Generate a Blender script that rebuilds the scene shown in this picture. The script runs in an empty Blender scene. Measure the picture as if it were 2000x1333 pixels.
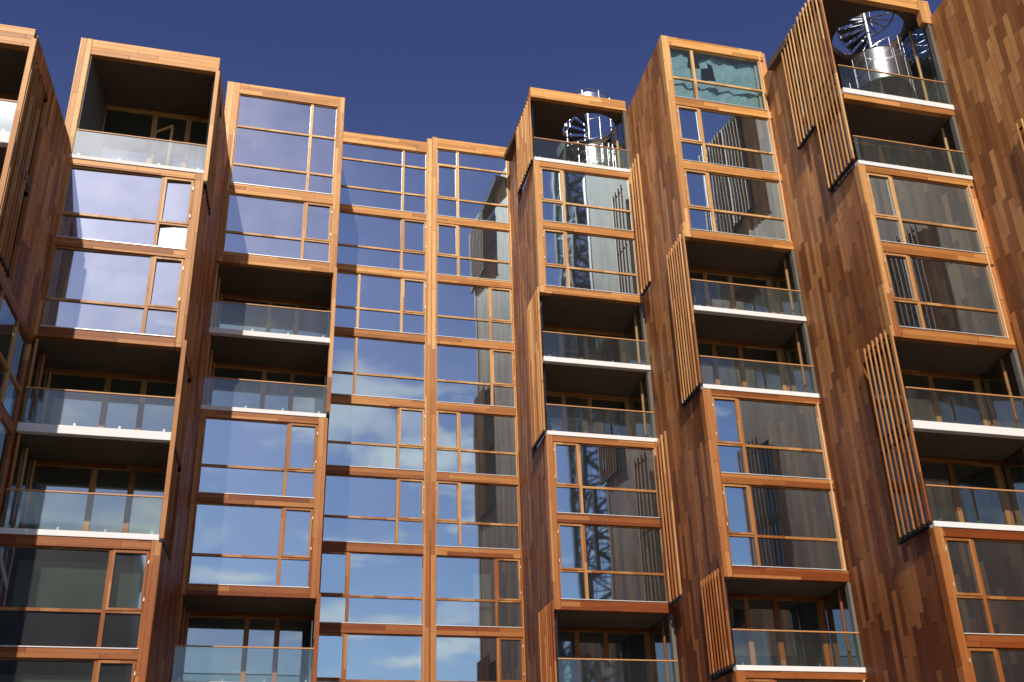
import bpy, math, random
from mathutils import Vector, Matrix
random.seed(7)
R = math.radians
S = bpy.context.scene
COL = S.collection
GZ = -1.6                                  # ground level (camera is the origin)

# ------------------------------------------------------------------ node helpers
def new_mat(name):
    m = bpy.data.materials.new(name); m.use_nodes = True
    nt = m.node_tree; nt.nodes.clear()
    return m, nt
class NT:
    def __init__(s, nt): s.nt = nt
    def n(s, typ, **kw):
        nd = s.nt.nodes.new(typ)
        for k, v in kw.items(): setattr(nd, k, v)
        return nd
    def l(s, a, b): s.nt.links.new(a, b)
    def math(s, op, a, b=None, c=None, clamp=False):
        nd = s.n('ShaderNodeMath', operation=op); nd.use_clamp = clamp
        for i, v in enumerate((a, b, c)):
            if v is None: continue
            if isinstance(v, (int, float)): nd.inputs[i].default_value = v
            else: s.l(v, nd.inputs[i])
        return nd.outputs[0]
    def comb(s, x, y, z):
        nd = s.n('ShaderNodeCombineXYZ')
        for i, v in enumerate((x, y, z)):
            if isinstance(v, (int, float)): nd.inputs[i].default_value = v
            else: s.l(v, nd.inputs[i])
        return nd.outputs[0]
    def mix(s, fac, a, b, mode='MIX'):
        nd = s.n('ShaderNodeMix', data_type='RGBA', blend_type=mode)
        for sock, v in ((nd.inputs[0], fac), (nd.inputs[6], a), (nd.inputs[7], b)):
            if isinstance(v, (int, float)): sock.default_value = v
            elif isinstance(v, tuple): sock.default_value = (*v, 1) if len(v) == 3 else v
            else: s.l(v, sock)
        return nd.outputs[2]
    def ramp(s, fac, pts):
        nd = s.n('ShaderNodeValToRGB'); cr = nd.color_ramp
        while len(cr.elements) < len(pts): cr.elements.new(0.5)
        for e, (p, c) in zip(cr.elements, pts):
            e.position = p; e.color = (*c, 1) if isinstance(c, tuple) else (c, c, c, 1)
        s.l(fac, nd.inputs[0]); return nd.outputs[0]
    def noise(s, vec, scale, detail=3, rough=.55, dim='3D'):
        nd = s.n('ShaderNodeTexNoise', noise_dimensions=dim)
        s.l(vec, nd.inputs['Vector']); nd.inputs['Scale'].default_value = scale
        nd.inputs['Detail'].default_value = detail; nd.inputs['Roughness'].default_value = rough
        return nd.outputs['Fac']
    def white(s, vec, dim='3D'):
        nd = s.n('ShaderNodeTexWhiteNoise', noise_dimensions=dim); s.l(vec, nd.inputs['Vector'])
        return nd.outputs['Value'], nd.outputs['Color']

def wood(name, across, along, width, length, tones, spread=.5, groove=.5, rough=.55, light_falloff=None):
    """boards: `across` / `along` are object-space axes; tones = dark, mid, light colours of single boards"""
    m, nt = new_mat(name); t = NT(nt)
    tc = t.n('ShaderNodeTexCoord'); sp = t.n('ShaderNodeSeparateXYZ'); t.l(tc.outputs['Object'], sp.inputs[0])
    oi = t.n('ShaderNodeObjectInfo').outputs['Random']
    ax = dict(x=sp.outputs[0], y=sp.outputs[1], z=sp.outputs[2])
    third = [a for a in 'xyz' if a not in (across, along)][0]
    u = t.math('DIVIDE', ax[across], width)
    u = t.math('ADD', u, t.math('MULTIPLY', oi, 37.3))
    iu = t.math('FLOOR', u); fu = t.math('FRACT', u)
    r1, _ = t.white(t.comb(iu, oi, 3.1))
    v = t.math('ADD', t.math('DIVIDE', ax[along], length), t.math('MULTIPLY', r1, 17.0))
    iv = t.math('FLOOR', v); fv = t.math('FRACT', v)
    r2, rc = t.white(t.comb(iu, iv, t.math('MULTIPLY', oi, 9.0)))
    # grain: stretched noise
    gv = t.comb(t.math('MULTIPLY', ax[across], 1.0), t.math('ADD', t.math('MULTIPLY', ax[along], .045), t.math('MULTIPLY', r2, 40)), ax[third])
    g = t.noise(gv, 26, 5, .62)
    blot = t.noise(t.comb(t.math('MULTIPLY', ax[across], 1.), t.math('ADD', t.math('MULTIPLY', ax[along], .35), t.math('MULTIPLY', r1, 20)), ax[third]), 1.7, 3, .6)
    tone = t.math('ADD', t.math('MULTIPLY', t.math('SUBTRACT', r2, .5), spread), .5)
    tone = t.math('ADD', tone, t.math('MULTIPLY', t.math('SUBTRACT', g, .5), .55))
    tone = t.math('ADD', tone, t.math('MULTIPLY', t.math('SUBTRACT', blot, .5), .6), clamp=True)
    col = t.ramp(tone, [(0.05, tones[0]), (.5, tones[1]), (.95, tones[2])])
    # knots
    vo = t.n('ShaderNodeTexVoronoi', feature='F1'); vo.inputs['Scale'].default_value = 1.0
    t.l(t.comb(t.math('MULTIPLY', u, 1.0), t.math('MULTIPLY', ax[along], 1.1), t.math('MULTIPLY', r1, 9.)), vo.inputs['Vector'])
    kn = t.ramp(vo.outputs['Distance'], [(0.05, 1.), (.13, 0.)])
    col = t.mix(t.math('MULTIPLY', kn, .55), col, tuple(c * .45 for c in tones[0]))
    if light_falloff:      # light falloff painted into the colour: brighter up high, darker and redder below
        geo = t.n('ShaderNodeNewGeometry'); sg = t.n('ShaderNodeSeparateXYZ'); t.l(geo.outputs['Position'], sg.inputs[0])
        w = t.math('DIVIDE', t.math('SUBTRACT', sg.outputs[2], light_falloff[0]), light_falloff[1] - light_falloff[0], clamp=True)
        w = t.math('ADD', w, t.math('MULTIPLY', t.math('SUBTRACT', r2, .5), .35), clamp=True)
        col = t.mix(w, t.mix(1., col, light_falloff[2], 'MULTIPLY'), t.mix(1., col, light_falloff[3], 'MULTIPLY'))
    e1 = t.math('MINIMUM', fu, t.math('SUBTRACT', 1., fu)); e1 = t.math('MULTIPLY', e1, width)
    e2 = t.math('MINIMUM', fv, t.math('SUBTRACT', 1., fv)); e2 = t.math('MULTIPLY', e2, length)
    e = t.math('MINIMUM', e1, t.math('MULTIPLY', e2, .4))
    gr = t.ramp(t.math('MULTIPLY', e, 50.), [(.06, 0.), (.35, 1.)])
    col = t.mix(t.math('MULTIPLY', t.math('SUBTRACT', 1., gr), groove), col, (.012, .006, .004))
    b = t.n('ShaderNodeBsdfPrincipled'); t.l(col, b.inputs['Base Color'])
    b.inputs['Roughness'].default_value = rough; b.inputs['Specular IOR Level'].default_value = .3
    bp = t.n('ShaderNodeBump'); bp.inputs['Strength'].default_value = .6; bp.inputs['Distance'].default_value = .012
    t.l(t.math('ADD', t.math('MULTIPLY', gr, .35), t.math('MULTIPLY', g, .3)), bp.inputs['Height']); t.l(bp.outputs[0], b.inputs['Normal'])
    o = t.n('ShaderNodeOutputMaterial'); t.l(b.outputs[0], o.inputs[0])
    return m

def plain(name, col, rough=.6, metal=0., var=.25, scale=3., spec=.4, bump=0.):
    m, nt = new_mat(name); t = NT(nt)
    tc = t.n('ShaderNodeTexCoord')
    a = t.noise(tc.outputs['Object'], scale, 5, .6)
    c = t.mix(a, tuple(x * (1 - var) for x in col), tuple(min(1, x * (1 + var)) for x in col))
    b = t.n('ShaderNodeBsdfPrincipled'); t.l(c, b.inputs['Base Color'])
    b.inputs['Roughness'].default_value = rough; b.inputs['Metallic'].default_value = metal
    b.inputs['Specular IOR Level'].default_value = spec
    if bump:
        bp = t.n('ShaderNodeBump'); bp.inputs['Strength'].default_value = bump; bp.inputs['Distance'].default_value = .02
        t.l(t.noise(tc.outputs['Object'], scale * 12, 4), bp.inputs['Height']); t.l(bp.outputs[0], b.inputs['Normal'])
    o = t.n('ShaderNodeOutputMaterial'); t.l(b.outputs[0], o.inputs[0])
    return m

def glass(name, glow=.0006, refl=.62, trans=(.46, .53, .48), tint=(.64, .87, 1.), dirt=.006, wav=.0025, haze=.016, hrough=.42, streak=1.):
    m, nt = new_mat(name); t = NT(nt)
    tc = t.n('ShaderNodeTexCoord'); ob = tc.outputs['Object']
    sp = t.n('ShaderNodeSeparateXYZ'); t.l(ob, sp.inputs[0])
    oi = t.n('ShaderNodeObjectInfo').outputs['Random']
    bp = t.n('ShaderNodeBump'); bp.inputs['Strength'].default_value = 1.; bp.inputs['Distance'].default_value = wav
    t.l(t.noise(t.comb(sp.outputs[0], t.math('MULTIPLY', oi, 50), sp.outputs[2]), .8, 1, .4), bp.inputs['Height'])
    lw = t.n('ShaderNodeLayerWeight'); lw.inputs['Blend'].default_value = .5
    fac = t.math('ADD', t.math('MULTIPLY', t.math('POWER', lw.outputs['Facing'], 5.), 1.0 - refl), refl, clamp=True)
    tr = t.n('ShaderNodeBsdfTransparent'); tr.inputs[0].default_value = (*trans, 1)
    gl = t.n('ShaderNodeBsdfGlossy'); gl.inputs['Color'].default_value = (*tint, 1); gl.inputs['Roughness'].default_value = 0.03
    t.l(bp.outputs[0], gl.inputs['Normal'])
    mx = t.n('ShaderNodeMixShader'); t.l(fac, mx.inputs[0]); t.l(tr.outputs[0], mx.inputs[1]); t.l(gl.outputs[0], mx.inputs[2])
    # film of dust: soft scattering round the mirror direction + dull streaks left by rain
    hz = t.n('ShaderNodeBsdfGlossy'); hz.inputs['Color'].default_value = (.95, .95, 1., 1); hz.inputs['Roughness'].default_value = hrough
    sv = t.comb(t.math('ADD', sp.outputs[0], t.math('MULTIPLY', sp.outputs[1], .6)), t.math('MULTIPLY', oi, 60), t.math('MULTIPLY', sp.outputs[2], .09))
    st = t.noise(sv, 9, 4, .65)
    st = t.ramp(st, [(.5, 0.), (.78, 1.)])
    bl = t.noise(t.comb(sp.outputs[0], t.math('ADD', sp.outputs[1], t.math('MULTIPLY', oi, 30)), sp.outputs[2]), 1.1, 3)
    mask = t.math('MULTIPLY', st, t.ramp(bl, [(.35, .1), (.7, 1.)]))
    m2 = t.n('ShaderNodeMixShader')
    t.l(t.math('MULTIPLY', t.math('ADD', t.math('MULTIPLY', bl, .8), .6), haze), m2.inputs[0]); t.l(mx.outputs[0], m2.inputs[1]); t.l(hz.outputs[0], m2.inputs[2])
    h2 = t.n('ShaderNodeBsdfGlossy'); h2.inputs['Roughness'].default_value = .12
    mg = t.n('ShaderNodeMixShader'); mg.inputs[0].default_value = glow; t.l(m2.outputs[0], mg.inputs[1]); t.l(h2.outputs[0], mg.inputs[2]); m2 = mg
    df = t.n('ShaderNodeBsdfDiffuse'); df.inputs['Color'].default_value = (.62, .64, .66, 1)
    m3 = t.n('ShaderNodeMixShader')
    t.l(t.math('ADD', t.math('MULTIPLY', mask, dirt * 2.5 * streak), dirt), m3.inputs[0]); t.l(m2.outputs[0], m3.inputs[1]); t.l(df.outputs[0], m3.inputs[2])
    o = t.n('ShaderNodeOutputMaterial'); t.l(m3.outputs[0], o.inputs[0])
    return m

BEAM_FALLOFF = (7., 31., (.42, .23, .12), (1.28, 1.46, 1.6))  # painted light falloff on beams: low z, high z, dim and bright multipliers
T_BEAM = ((.32, .108, .022), (.53, .215, .050), (.67, .32, .095))
M = {}
M['beam'] = wood('cedar_beam_boards', 'z', 'x', .16, 2.6, T_BEAM, .5, .55, .5, BEAM_FALLOFF)
TRIM_FALLOFF = (6., 30., (.50, .30, .16), (1.20, 1.32, 1.38))  # milder painted light falloff for posts, frames and slats
M['post'] = wood('cedar_post_boards', 'x', 'z', .15, 2.9, ((.40, .155, .042), (.60, .285, .09), (.70, .39, .15)), .5, .5, .5, TRIM_FALLOFF)
M['clad'] = wood('timber_cladding', 'y', 'z', .25, 1.9, ((.20, .072, .020), (.39, .155, .046), (.60, .28, .098)), .6, .9, .6, (5., 28., (.42, .25, .14), (1.55, 1.6, 1.55)))  # last tuple paints the light falloff with height into the cladding
M['frame'] = wood('window_frame_wood', 'x', 'z', .5, 3., ((.40, .18, .06), (.58, .31, .115), (.68, .40, .17)), .4, .0, .45, TRIM_FALLOFF)
M['slat'] = wood('screen_slat_wood', 'y', 'z', .25, 3.2, ((.38, .15, .045), (.57, .27, .088), (.68, .38, .15)), .7, .0, .55, TRIM_FALLOFF)
M['rail'] = plain('handrail_wood', (.52, .25, .09), .5, 0, .3, 6)
M['white'] = plain('white_concrete_edge', (.78, .75, .71), .7, 0, .06, 2.2)
M['alu'] = plain('pale_metal_trim', (.75, .74, .73), .35, .3, .08, 5)
M['concrete'] = plain('grey_concrete', (.15, .135, .115), .85, 0, .28, 1.3, .2, .35)
M['ceil'] = plain('recess_ceiling_concrete', (.16, .115, .085), .9, 0, .22, 1.1, .2, .2)
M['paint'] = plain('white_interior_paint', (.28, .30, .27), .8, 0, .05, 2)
M['floorin'] = plain('oak_floor_inside', (.34, .22, .12), .5, 0, .2, 4)
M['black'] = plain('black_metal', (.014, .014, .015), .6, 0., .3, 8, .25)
M['jamb'] = plain('pale_jamb_wood', (.66, .46, .26), .5, 0, .15, 5)
M['dglass'] = plain('dark_glazing', (.012, .013, .015), .08, 0, .2, 2, .5)
M['roof'] = plain('roof_felt', (.12, .12, .12), .9, 0, .2, 3)
M['blind'] = plain('roller_blind_cloth', (.74, .82, .68), .9, 0, .06, 1.6)
M['glass'] = glass('window_glass')
M['glassh'] = glass('sun_hazed_window_glass', refl=.60, trans=(.50, .57, .52), tint=(.68, .87, 1.), dirt=.013, wav=.0025, haze=.03, hrough=.42, streak=3.)
M['glassb'] = glass('balustrade_glass', refl=.06, trans=(.88, .93, .89), dirt=.005, wav=.002, haze=.008, hrough=.4, streak=4.)
M['glassw'] = glass('rain_streaked_balustrade_glass', refl=.10, trans=(.78, .84, .80), dirt=.03, wav=.002, haze=.03, hrough=.42, streak=4.)
M['glassd'] = glass('door_glass', refl=.4, tint=(.75, .9, 1.), trans=(.5, .57, .52), dirt=.006, haze=.01)
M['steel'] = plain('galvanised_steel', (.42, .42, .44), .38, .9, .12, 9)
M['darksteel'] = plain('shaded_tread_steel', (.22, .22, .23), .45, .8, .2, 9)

def plastic_mat():
    m, nt = new_mat('creased_plastic_sheet'); t = NT(nt)
    tc = t.n('ShaderNodeTexCoord')
    n1 = t.noise(tc.outputs['Object'], 3.2, 6, .7)
    bp = t.n('ShaderNodeBump'); bp.inputs['Strength'].default_value = 1; bp.inputs['Distance'].default_value = .12; t.l(n1, bp.inputs['Height'])
    b = t.n('ShaderNodeBsdfPrincipled'); b.inputs['Base Color'].default_value = (.36, .62, .72, 1); b.inputs['Roughness'].default_value = .3
    t.l(bp.outputs[0], b.inputs['Normal'])
    tl = t.n('ShaderNodeBsdfTranslucent'); tl.inputs[0].default_value = (.36, .62, .72, 1)
    mx = t.n('ShaderNodeMixShader'); mx.inputs[0].default_value = .3; t.l(b.outputs[0], mx.inputs[1]); t.l(tl.outputs[0], mx.inputs[2])
    tr = t.n('ShaderNodeBsdfTransparent'); m2 = t.n('ShaderNodeMixShader'); m2.inputs[0].default_value = .25
    t.l(mx.outputs[0], m2.inputs[1]); t.l(tr.outputs[0], m2.inputs[2])
    o = t.n('ShaderNodeOutputMaterial'); t.l(m2.outputs[0], o.inputs[0]); return m
M['plastic'] = plastic_mat()

def perf_mat():      # perforated steel sheet: fine holes let part of the light through
    m, nt = new_mat('perforated_steel_sheet'); t = NT(nt)
    b = t.n('ShaderNodeBsdfPrincipled'); b.inputs['Base Color'].default_value = (.55, .55, .56, 1)
    b.inputs['Metallic'].default_value = .85; b.inputs['Roughness'].default_value = .36
    tr = t.n('ShaderNodeBsdfTransparent'); mx = t.n('ShaderNodeMixShader'); mx.inputs[0].default_value = .7
    t.l(b.outputs[0], mx.inputs[1]); t.l(tr.outputs[0], mx.inputs[2])
    o = t.n('ShaderNodeOutputMaterial'); t.l(mx.outputs[0], o.inputs[0]); return m
M['perf'] = perf_mat()

def paving_mat():
    m, nt = new_mat('courtyard_paving'); t = NT(nt)
    tc = t.n('ShaderNodeTexCoord')
    br = t.n('ShaderNodeTexBrick'); t.l(tc.outputs['Object'], br.inputs['Vector']); br.inputs['Scale'].default_value = 1.6
    br.inputs['Color1'].default_value = (.13, .12, .105, 1); br.inputs['Color2'].default_value = (.10, .093, .083, 1); br.inputs['Mortar'].default_value = (.05, .046, .042, 1); br.inputs['Mortar Size'].default_value = .015
    b = t.n('ShaderNodeBsdfPrincipled'); t.l(br.outputs[0], b.inputs['Base Color']); b.inputs['Roughness'].default_value = .8
    o = t.n('ShaderNodeOutputMaterial'); t.l(b.outputs[0], o.inputs[0]); return m
M['paving'] = paving_mat()

# ------------------------------------------------------------------ mesh helpers
class MB:
    def __init__(s): s.v = []; s.f = []
    def poly(s, pts):
        i = len(s.v); s.v += [tuple(p) for p in pts]; s.f.append(tuple(range(i, i + len(pts)))); return s
    def prism(s, pts, z0, z1):             # pts: plan polygon, counter-clockwise
        n = len(pts); i = len(s.v)
        s.v += [(x, y, z0) for x, y in pts] + [(x, y, z1) for x, y in pts]
        s.f.append(tuple(i + k for k in reversed(range(n)))); s.f.append(tuple(i + n + k for k in range(n)))
        for k in range(n):
            j = (k + 1) % n; s.f.append((i + k, i + j, i + n + j, i + n + k))
        return s
    def box(s, x0, x1, y0, y1, z0, z1):
        return s.prism([(x0, y0), (x1, y0), (x1, y1), (x0, y1)], min(z0, z1), max(z0, z1))
    def tube(s, a, b, r, n=6, r2=None):
        a = Vector(a); b = Vector(b); d = (b - a)
        if d.length < 1e-6: return s
        q = d.to_track_quat('Z', 'Y'); r2 = r if r2 is None else r2
        i = len(s.v)
        for p, rr in ((a, r), (b, r2)):
            for k in range(n):
                an = 2 * math.pi * k / n + math.pi / n
                s.v.append(tuple(p + q @ Vector((rr * math.cos(an), rr * math.sin(an), 0))))
        s.f.append(tuple(i + k for k in reversed(range(n)))); s.f.append(tuple(i + n + k for k in range(n)))
        for k in range(n):
            j = (k + 1) % n; s.f.append((i + k, i + j, i + n + j, i + n + k))
        return s
    def path(s, pts, r, n=6):
        for a, b in zip(pts, pts[1:]): s.tube(a, b, r, n)
        return s
    def sheet(s, rows):                    # grid of points
        w = len(rows[0]); i = len(s.v)
        for rw in rows: s.v += [tuple(p) for p in rw]
        for a in range(len(rows) - 1):
            for b in range(w - 1):
                s.f.append((i + a * w + b, i + a * w + b + 1, i + (a + 1) * w + b + 1, i + (a + 1) * w + b))
        return s

def link(name, mb, mat, parent=None, root=None, bevel=0., smooth=False, loc=None, label=None):
    """one mesh object; vertices are given in world space and stored relative to the thing's base"""
    base = Vector(loc) if loc is not None else (root.location.copy() if root else Vector((0, 0, 0)))
    me = bpy.data.meshes.new(name)
    me.from_pydata([tuple(Vector(p) - base) for p in mb.v], [], mb.f); me.update()
    o = bpy.data.objects.new(name, me); COL.objects.link(o); me.materials.append(mat)
    if smooth:
        for p in me.polygons: p.use_smooth = True
    if parent is not None: o.parent = parent
    else: o.location = base
    if bevel:
        b = o.modifiers.new('edge', 'BEVEL'); b.width = bevel; b.segments = 1; b.limit_method = 'ANGLE'
    if label: o['label'] = label
    return o
def tag(o, label=None, cat=None, group=None, kind=None):
    if label: o['label'] = label
    if cat: o['category'] = cat
    if group: o['group'] = group
    if kind: o['kind'] = kind
    return o
def thing(name, loc, label, cat, group=None):
    o = bpy.data.objects.new(name, None); COL.objects.link(o); o.location = loc
    o.empty_display_size = .3
    return tag(o, label, cat, group)

# ------------------------------------------------------------------ windows, balconies, bays
def window(root, d, x0, x1, zt, zb, mulls, trans, sash=None, name='window', mat=None, dpt=.09, tilt=None, sill=True, plastic=False, blind=None):
    """timber frame with panes behind it; sash = (column, row) of the opening light. x, z are the clear opening"""
    fr = MB(); y0, y1 = d + dpt - .035, d + dpt + .05
    e = .045
    fr.box(x0, x0 + e, y0, y1, zb, zt); fr.box(x1 - e, x1, y0, y1, zb, zt)
    fr.box(x0 + e, x1 - e, y0, y1, zt - e, zt); fr.box(x0 + e, x1 - e, y0, y1, zb, zb + e)
    ms = sorted(mulls); xs = [x0 + e] + ms + [x1 - e]
    zs = [zt - e] + sorted(trans, reverse=True) + [zb + e]
    mw = .085 if name == 'balcony_door' else .055
    for mx in ms: fr.box(mx - mw, mx + mw, y0 - .02, y1, zb + e, zt - e)
    for tz in trans:
        for i in range(len(xs) - 1):
            a = xs[i] + (mw if i else 0); b = xs[i + 1] - (mw if i < len(xs) - 2 else 0)
            fr.box(a, b, y0 - .008, y1, tz - .044, tz + .044)
    f = link(name, fr, M['frame'], root, root, .006)
    for i in range(len(xs) - 1):
        for j in range(len(zs) - 1):
            a = xs[i] + (mw if i else 0); b = xs[i + 1] - (mw if i < len(xs) - 2 else 0)
            t = zs[j] - (.044 if j else 0); bt = zs[j + 1] + (.044 if j < len(zs) - 2 else 0)
            if sash == (i, j):
                sm = MB(); w = .05; ys = y0 - .03
                sm.box(a - .02, a + w, ys, y1 - .01, bt - .02, t + .02); sm.box(b - w, b + .02, ys, y1 - .01, bt - .02, t + .02)
                sm.box(a + w, b - w, ys, y1 - .01, t - w, t + .02); sm.box(a + w, b - w, ys, y1 - .01, bt - .02, bt + w)
                link('sash', sm, M['frame'], f, root, .006)
                hm = MB()
                for hz in (.18, .82):
                    zz = bt + (t - bt) * hz; hx = b + .028 if i == len(xs) - 2 else a - .028
                    hm.box(hx - .012, hx + .012, ys - .02, ys - .001, zz - .05, zz + .05)
                link('hinge', hm, M['alu'], f, root)
                a += w; b -= w; t -= w; bt += w
            yy = d + dpt + .008
            k = [random.uniform(-.003, .003) + (.004 if x0 < 7 else -.001), random.uniform(-.003, .003)]
            W = b - a; H = t - bt
            if tilt and (i, j) in tilt: k = list(tilt[(i, j)])
            # float glass bows a little between its edges
            hot = tilt and (i, j) == (1, 1)
            q = (.026, .018) if hot else (random.uniform(-.004, .004), random.uniform(-.004, .004))
            mx_, mz_ = (a + b) / 2 + (W * .2 if hot else 0), (t + bt) / 2
            c = lambda x, z: (x, yy + k[0] * (x - (a + b) / 2) + k[1] * (z - (t + bt) / 2) + q[0] * ((x - mx_) ** 2 - W * W / 8) + q[1] * ((z - mz_) ** 2 - H * H / 8), z)
            pm = MB().sheet([[c(a + W * u / 6, bt + H * v / 6) for u in range(7)] for v in range(7)])
            link('pane', pm, mat or M['glass'], f, root, smooth=True)
    if sill:
        link('metal_sill', MB().box(x0, x1, d - .022, d + dpt - .036, zb + .002, zb + .024), M['alu'], f, root)
    if plastic:
        rows = []
        for r in range(9):
            z = zb + .05 + (zt - zb - .1) * r / 8
            rows.append([(x0 + .05 + (x1 - x0 - .1) * q / 14, d + dpt + .12 + random.uniform(0, .2), z) for q in range(15)])
        ps = MB().sheet(rows)
        ps.f = [q for n_, q in enumerate(ps.f) if n_ not in (61, 62, 75, 76, 90, 101, 102, 87, 88)]
        link('plastic_sheet', ps, M['plastic'], f, root, smooth=True, label='creased blue-green plastic sheet taped behind the glass')
    if blind:
        bx0, bx1, bz0, bz1 = blind
        bm = MB().box(bx0, bx1, d + .55, d + .556, bz0, bz1)
        bm.tube((bx0, d + .55, bz1), (bx1, d + .55, bz1), .04); bm.box(bx0, bx1, d + .54, d + .566, bz0 - .03, bz0)
        link('roller_blind', bm, M['blind'], f, root, label='pale green half-lowered roller blind behind the pane')
    return f

def beam(root, x0, x1, d, zt, zb, dep=.22):
    o = link('cross_beam', MB().box(x0, x1, d, d + dep, zb, zt), M['beam'], root, root, .006)
    return o
def post(root, x0, x1, d, zt, zb):
    link('corner_post', MB().box(x0, x1, d - .014, d + .26, zb, zt), M['post'], root, root, .008)

def recess(root, d, x0, x1, zc, zf, dep, splits, side=None, dl=0., dr=0., lside='concrete', doors=True, back_top=0):
    """open loggia: back wall of glazed doors, ceiling, side walls. splits = x of the door posts on the back plane"""
    yb = d + dep
    k = .08 * dep
    lx0, lx1 = x0 + dl, x1 + dr              # back plane extent
    if doors:
        f = window(root, yb, lx0, lx1, zc - .12, zf + .06, splits, [], None, 'balcony_door', M['glassd'], .05, sill=False)
        link('door_head', MB().box(lx0, lx1, yb, yb + .16, zc - .118, zc), M['beam'], root, root)
    if side == 'R':      # glazed right cheek with a timber post, ended by a concrete nib
        pm = MB()
        xa, xb = x1 - .03, lx1 - .02
        pt = lambda s: (xa + (xb - xa) * s, d + .1 + (dep - .12) * s)
        (ax, ay), (bx, by) = pt(.05), pt(1)
        link('side_glazing', MB().poly([(ax, ay, zf + .05), (bx, by, zf + .05), (bx, by, zc - .05), (ax, ay, zc - .05)]), M['glassd'], root, root)
        px, py = pt(.3)
        link('side_post', MB().box(px - .045, px, py - .035, py + .035, zf + .05, zc - .05), M['frame'], root, root, .005)
        link('concrete_nib', MB().box(x1 - .015, x1 + .11, d + .02, d + .2, zf, zc), M['concrete'], root, root)
    if side == 'L':
        if lside == 'concrete':
            link('side_wall_panel', MB().prism([(x0 - .03, d + .04), (x0 + .02, d + .04), (lx0 + .02, yb), (lx0 - .03, yb)], zf, zc), M['concrete'], root, root)
        else:
            xa, xb = x0 + .03, lx0 + .03
            link('side_glazing', MB().poly([(xa, d + .1, zf + .05), (xb, yb - .02, zf + .05), (xb, yb - .02, zc - .05), (xa, d + .1, zc - .05)]), M['glassd'], root, root)
            for s in (.02, .5, .97):
                px = xa + (xb - xa) * s; py = d + .1 + (dep - .15) * s
                link('side_post', MB().box(px + .004, px + .075, py - .045, py + .045, zf + .05, zc - .05), M['frame'], root, root, .005)

def balcony(root, d, x0, x1, zt, zb, dep, rail=1.02, dx=0., dirt=None):
    yb = d + dep
    sl = link('balcony_slab', MB().box(x0, x1, d - .03, d + .195, zb, zt), M['white'], root, root, .008)
    link('balcony_floor', MB().prism([(x0 + .02, d + .2), (x1 - .02, d + .2), (x1 + dx, yb), (x0 + dx, yb)], zb + .1, zt - .01), M['concrete'], sl, root)
    link('balustrade_glass', MB().box(x0 + .03, x1 - .03, d + .015, d + .03, zt - .0, zt + rail - .02), dirt or M['glassb'], sl, root)
    link('handrail', MB().box(x0 + .02, x1 - .02, d - .005, d + .05, zt + rail - .018, zt + rail + .025), M['rail'], sl, root, .005)
    cl = MB()
    for q in range(4):
        px = x0 + .25 + (x1 - x0 - .5) * q / 3
        cl.box(px - .03, px + .03, d + .034, d + .06, zt, zt + .1)
    link('glass_clamp', cl, M['steel'], sl, root)
    return sl

def ceiling(root, d, x0, x1, z, dep, dx=0., dr=None):
    dr = dx if dr is None else dr
    link('recess_ceiling', MB().prism([(x0 + .01, d + .2), (x1 - .01, d + .2), (x1 + dr - .01, d + dep + .02), (x0 + dx + .01, d + dep + .02)], z + .004, z + .09), M['ceil'], root, root)

def rooms(root, d, x0, x1, levels, recs, deep=5.2):
    """floors, partitions and back wall behind the glass; recs: (ztop, zbot, depth) of open loggias"""
    m = MB(); K = .085
    def cut(z0, z1):
        for a, b, dp in recs:
            if z0 < a - .3 and z1 > b + .3: return dp + .12
        return .2
    lv = sorted(levels, reverse=True)
    for z in lv:
        m.prism([(x0 + .235, d + .225), (x1 - .235, d + .225), (x1 - .235 + K * deep, d + deep), (x0 + .235 + K * deep, d + deep)], z - .15, z - .09)
    for a, b in zip(lv, lv[1:]):
        c = cut(b, a)
        for xx, th in ((x0 + .23, .1), (x1 - .33, .1)):
            m.prism([(xx + K * c, d + c), (xx + th + K * c, d + c), (xx + th + K * deep, d + deep), (xx + K * deep, d + deep)], b - .085, a - .155)
        m.prism([(x0 + .33 + K * deep, d + deep - .12), (x1 - .33 + K * deep, d + deep - .12), (x1 - .33 + K * deep, d + deep), (x0 + .33 + K * deep, d + deep)], b - .085, a - .155)
    link('interior', m, M['paint'], root, root)
    fl = MB()
    for z in lv[1:]:
        fl.prism([(x0 + .35, d + .3), (x1 - .35, d + .3), (x1 - .35 + K * 5, d + 5), (x0 + .35 + K * 5, d + 5)], z - .088, z - .07)
    link('room_floor', fl, M['floorin'], root, root)

def side_wall(root, P0, P1, zt, zb, openings, inward):
    """vertical-board wall from P0 (front) to P1 (back); openings = (z0, z1, depth) cut out at the front"""
    th = .2 * inward
    def seg(s0, s1, z0, z1, m):
        a = (P0[0] + (P1[0] - P0[0]) * s0, P0[1] + (P1[1] - P0[1]) * s0)
        b = (P0[0] + (P1[0] - P0[0]) * s1, P0[1] + (P1[1] - P0[1]) * s1)
        pts = [a, b, (b[0] + th, b[1]), (a[0] + th, a[1])]
        if inward > 0: pts = pts[::-1]
        m.prism(pts, z0, z1)
    L = P1[1] - P0[1]; m = MB(); z = zt; f0 = .27 / L
    for (o1, o0, dp) in sorted(openings, reverse=True):
        if z > o1: seg(f0, 1, o1, z, m)
        seg(dp / L, 1, max(o0, zb), min(o1, z), m); z = o0
    if z > zb: seg(f0, 1, zb, z, m)
    link('timber_side_wall', m, M['clad'], root, root)
    for o in openings: cheek(root, P0, P1, o, inward)

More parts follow.
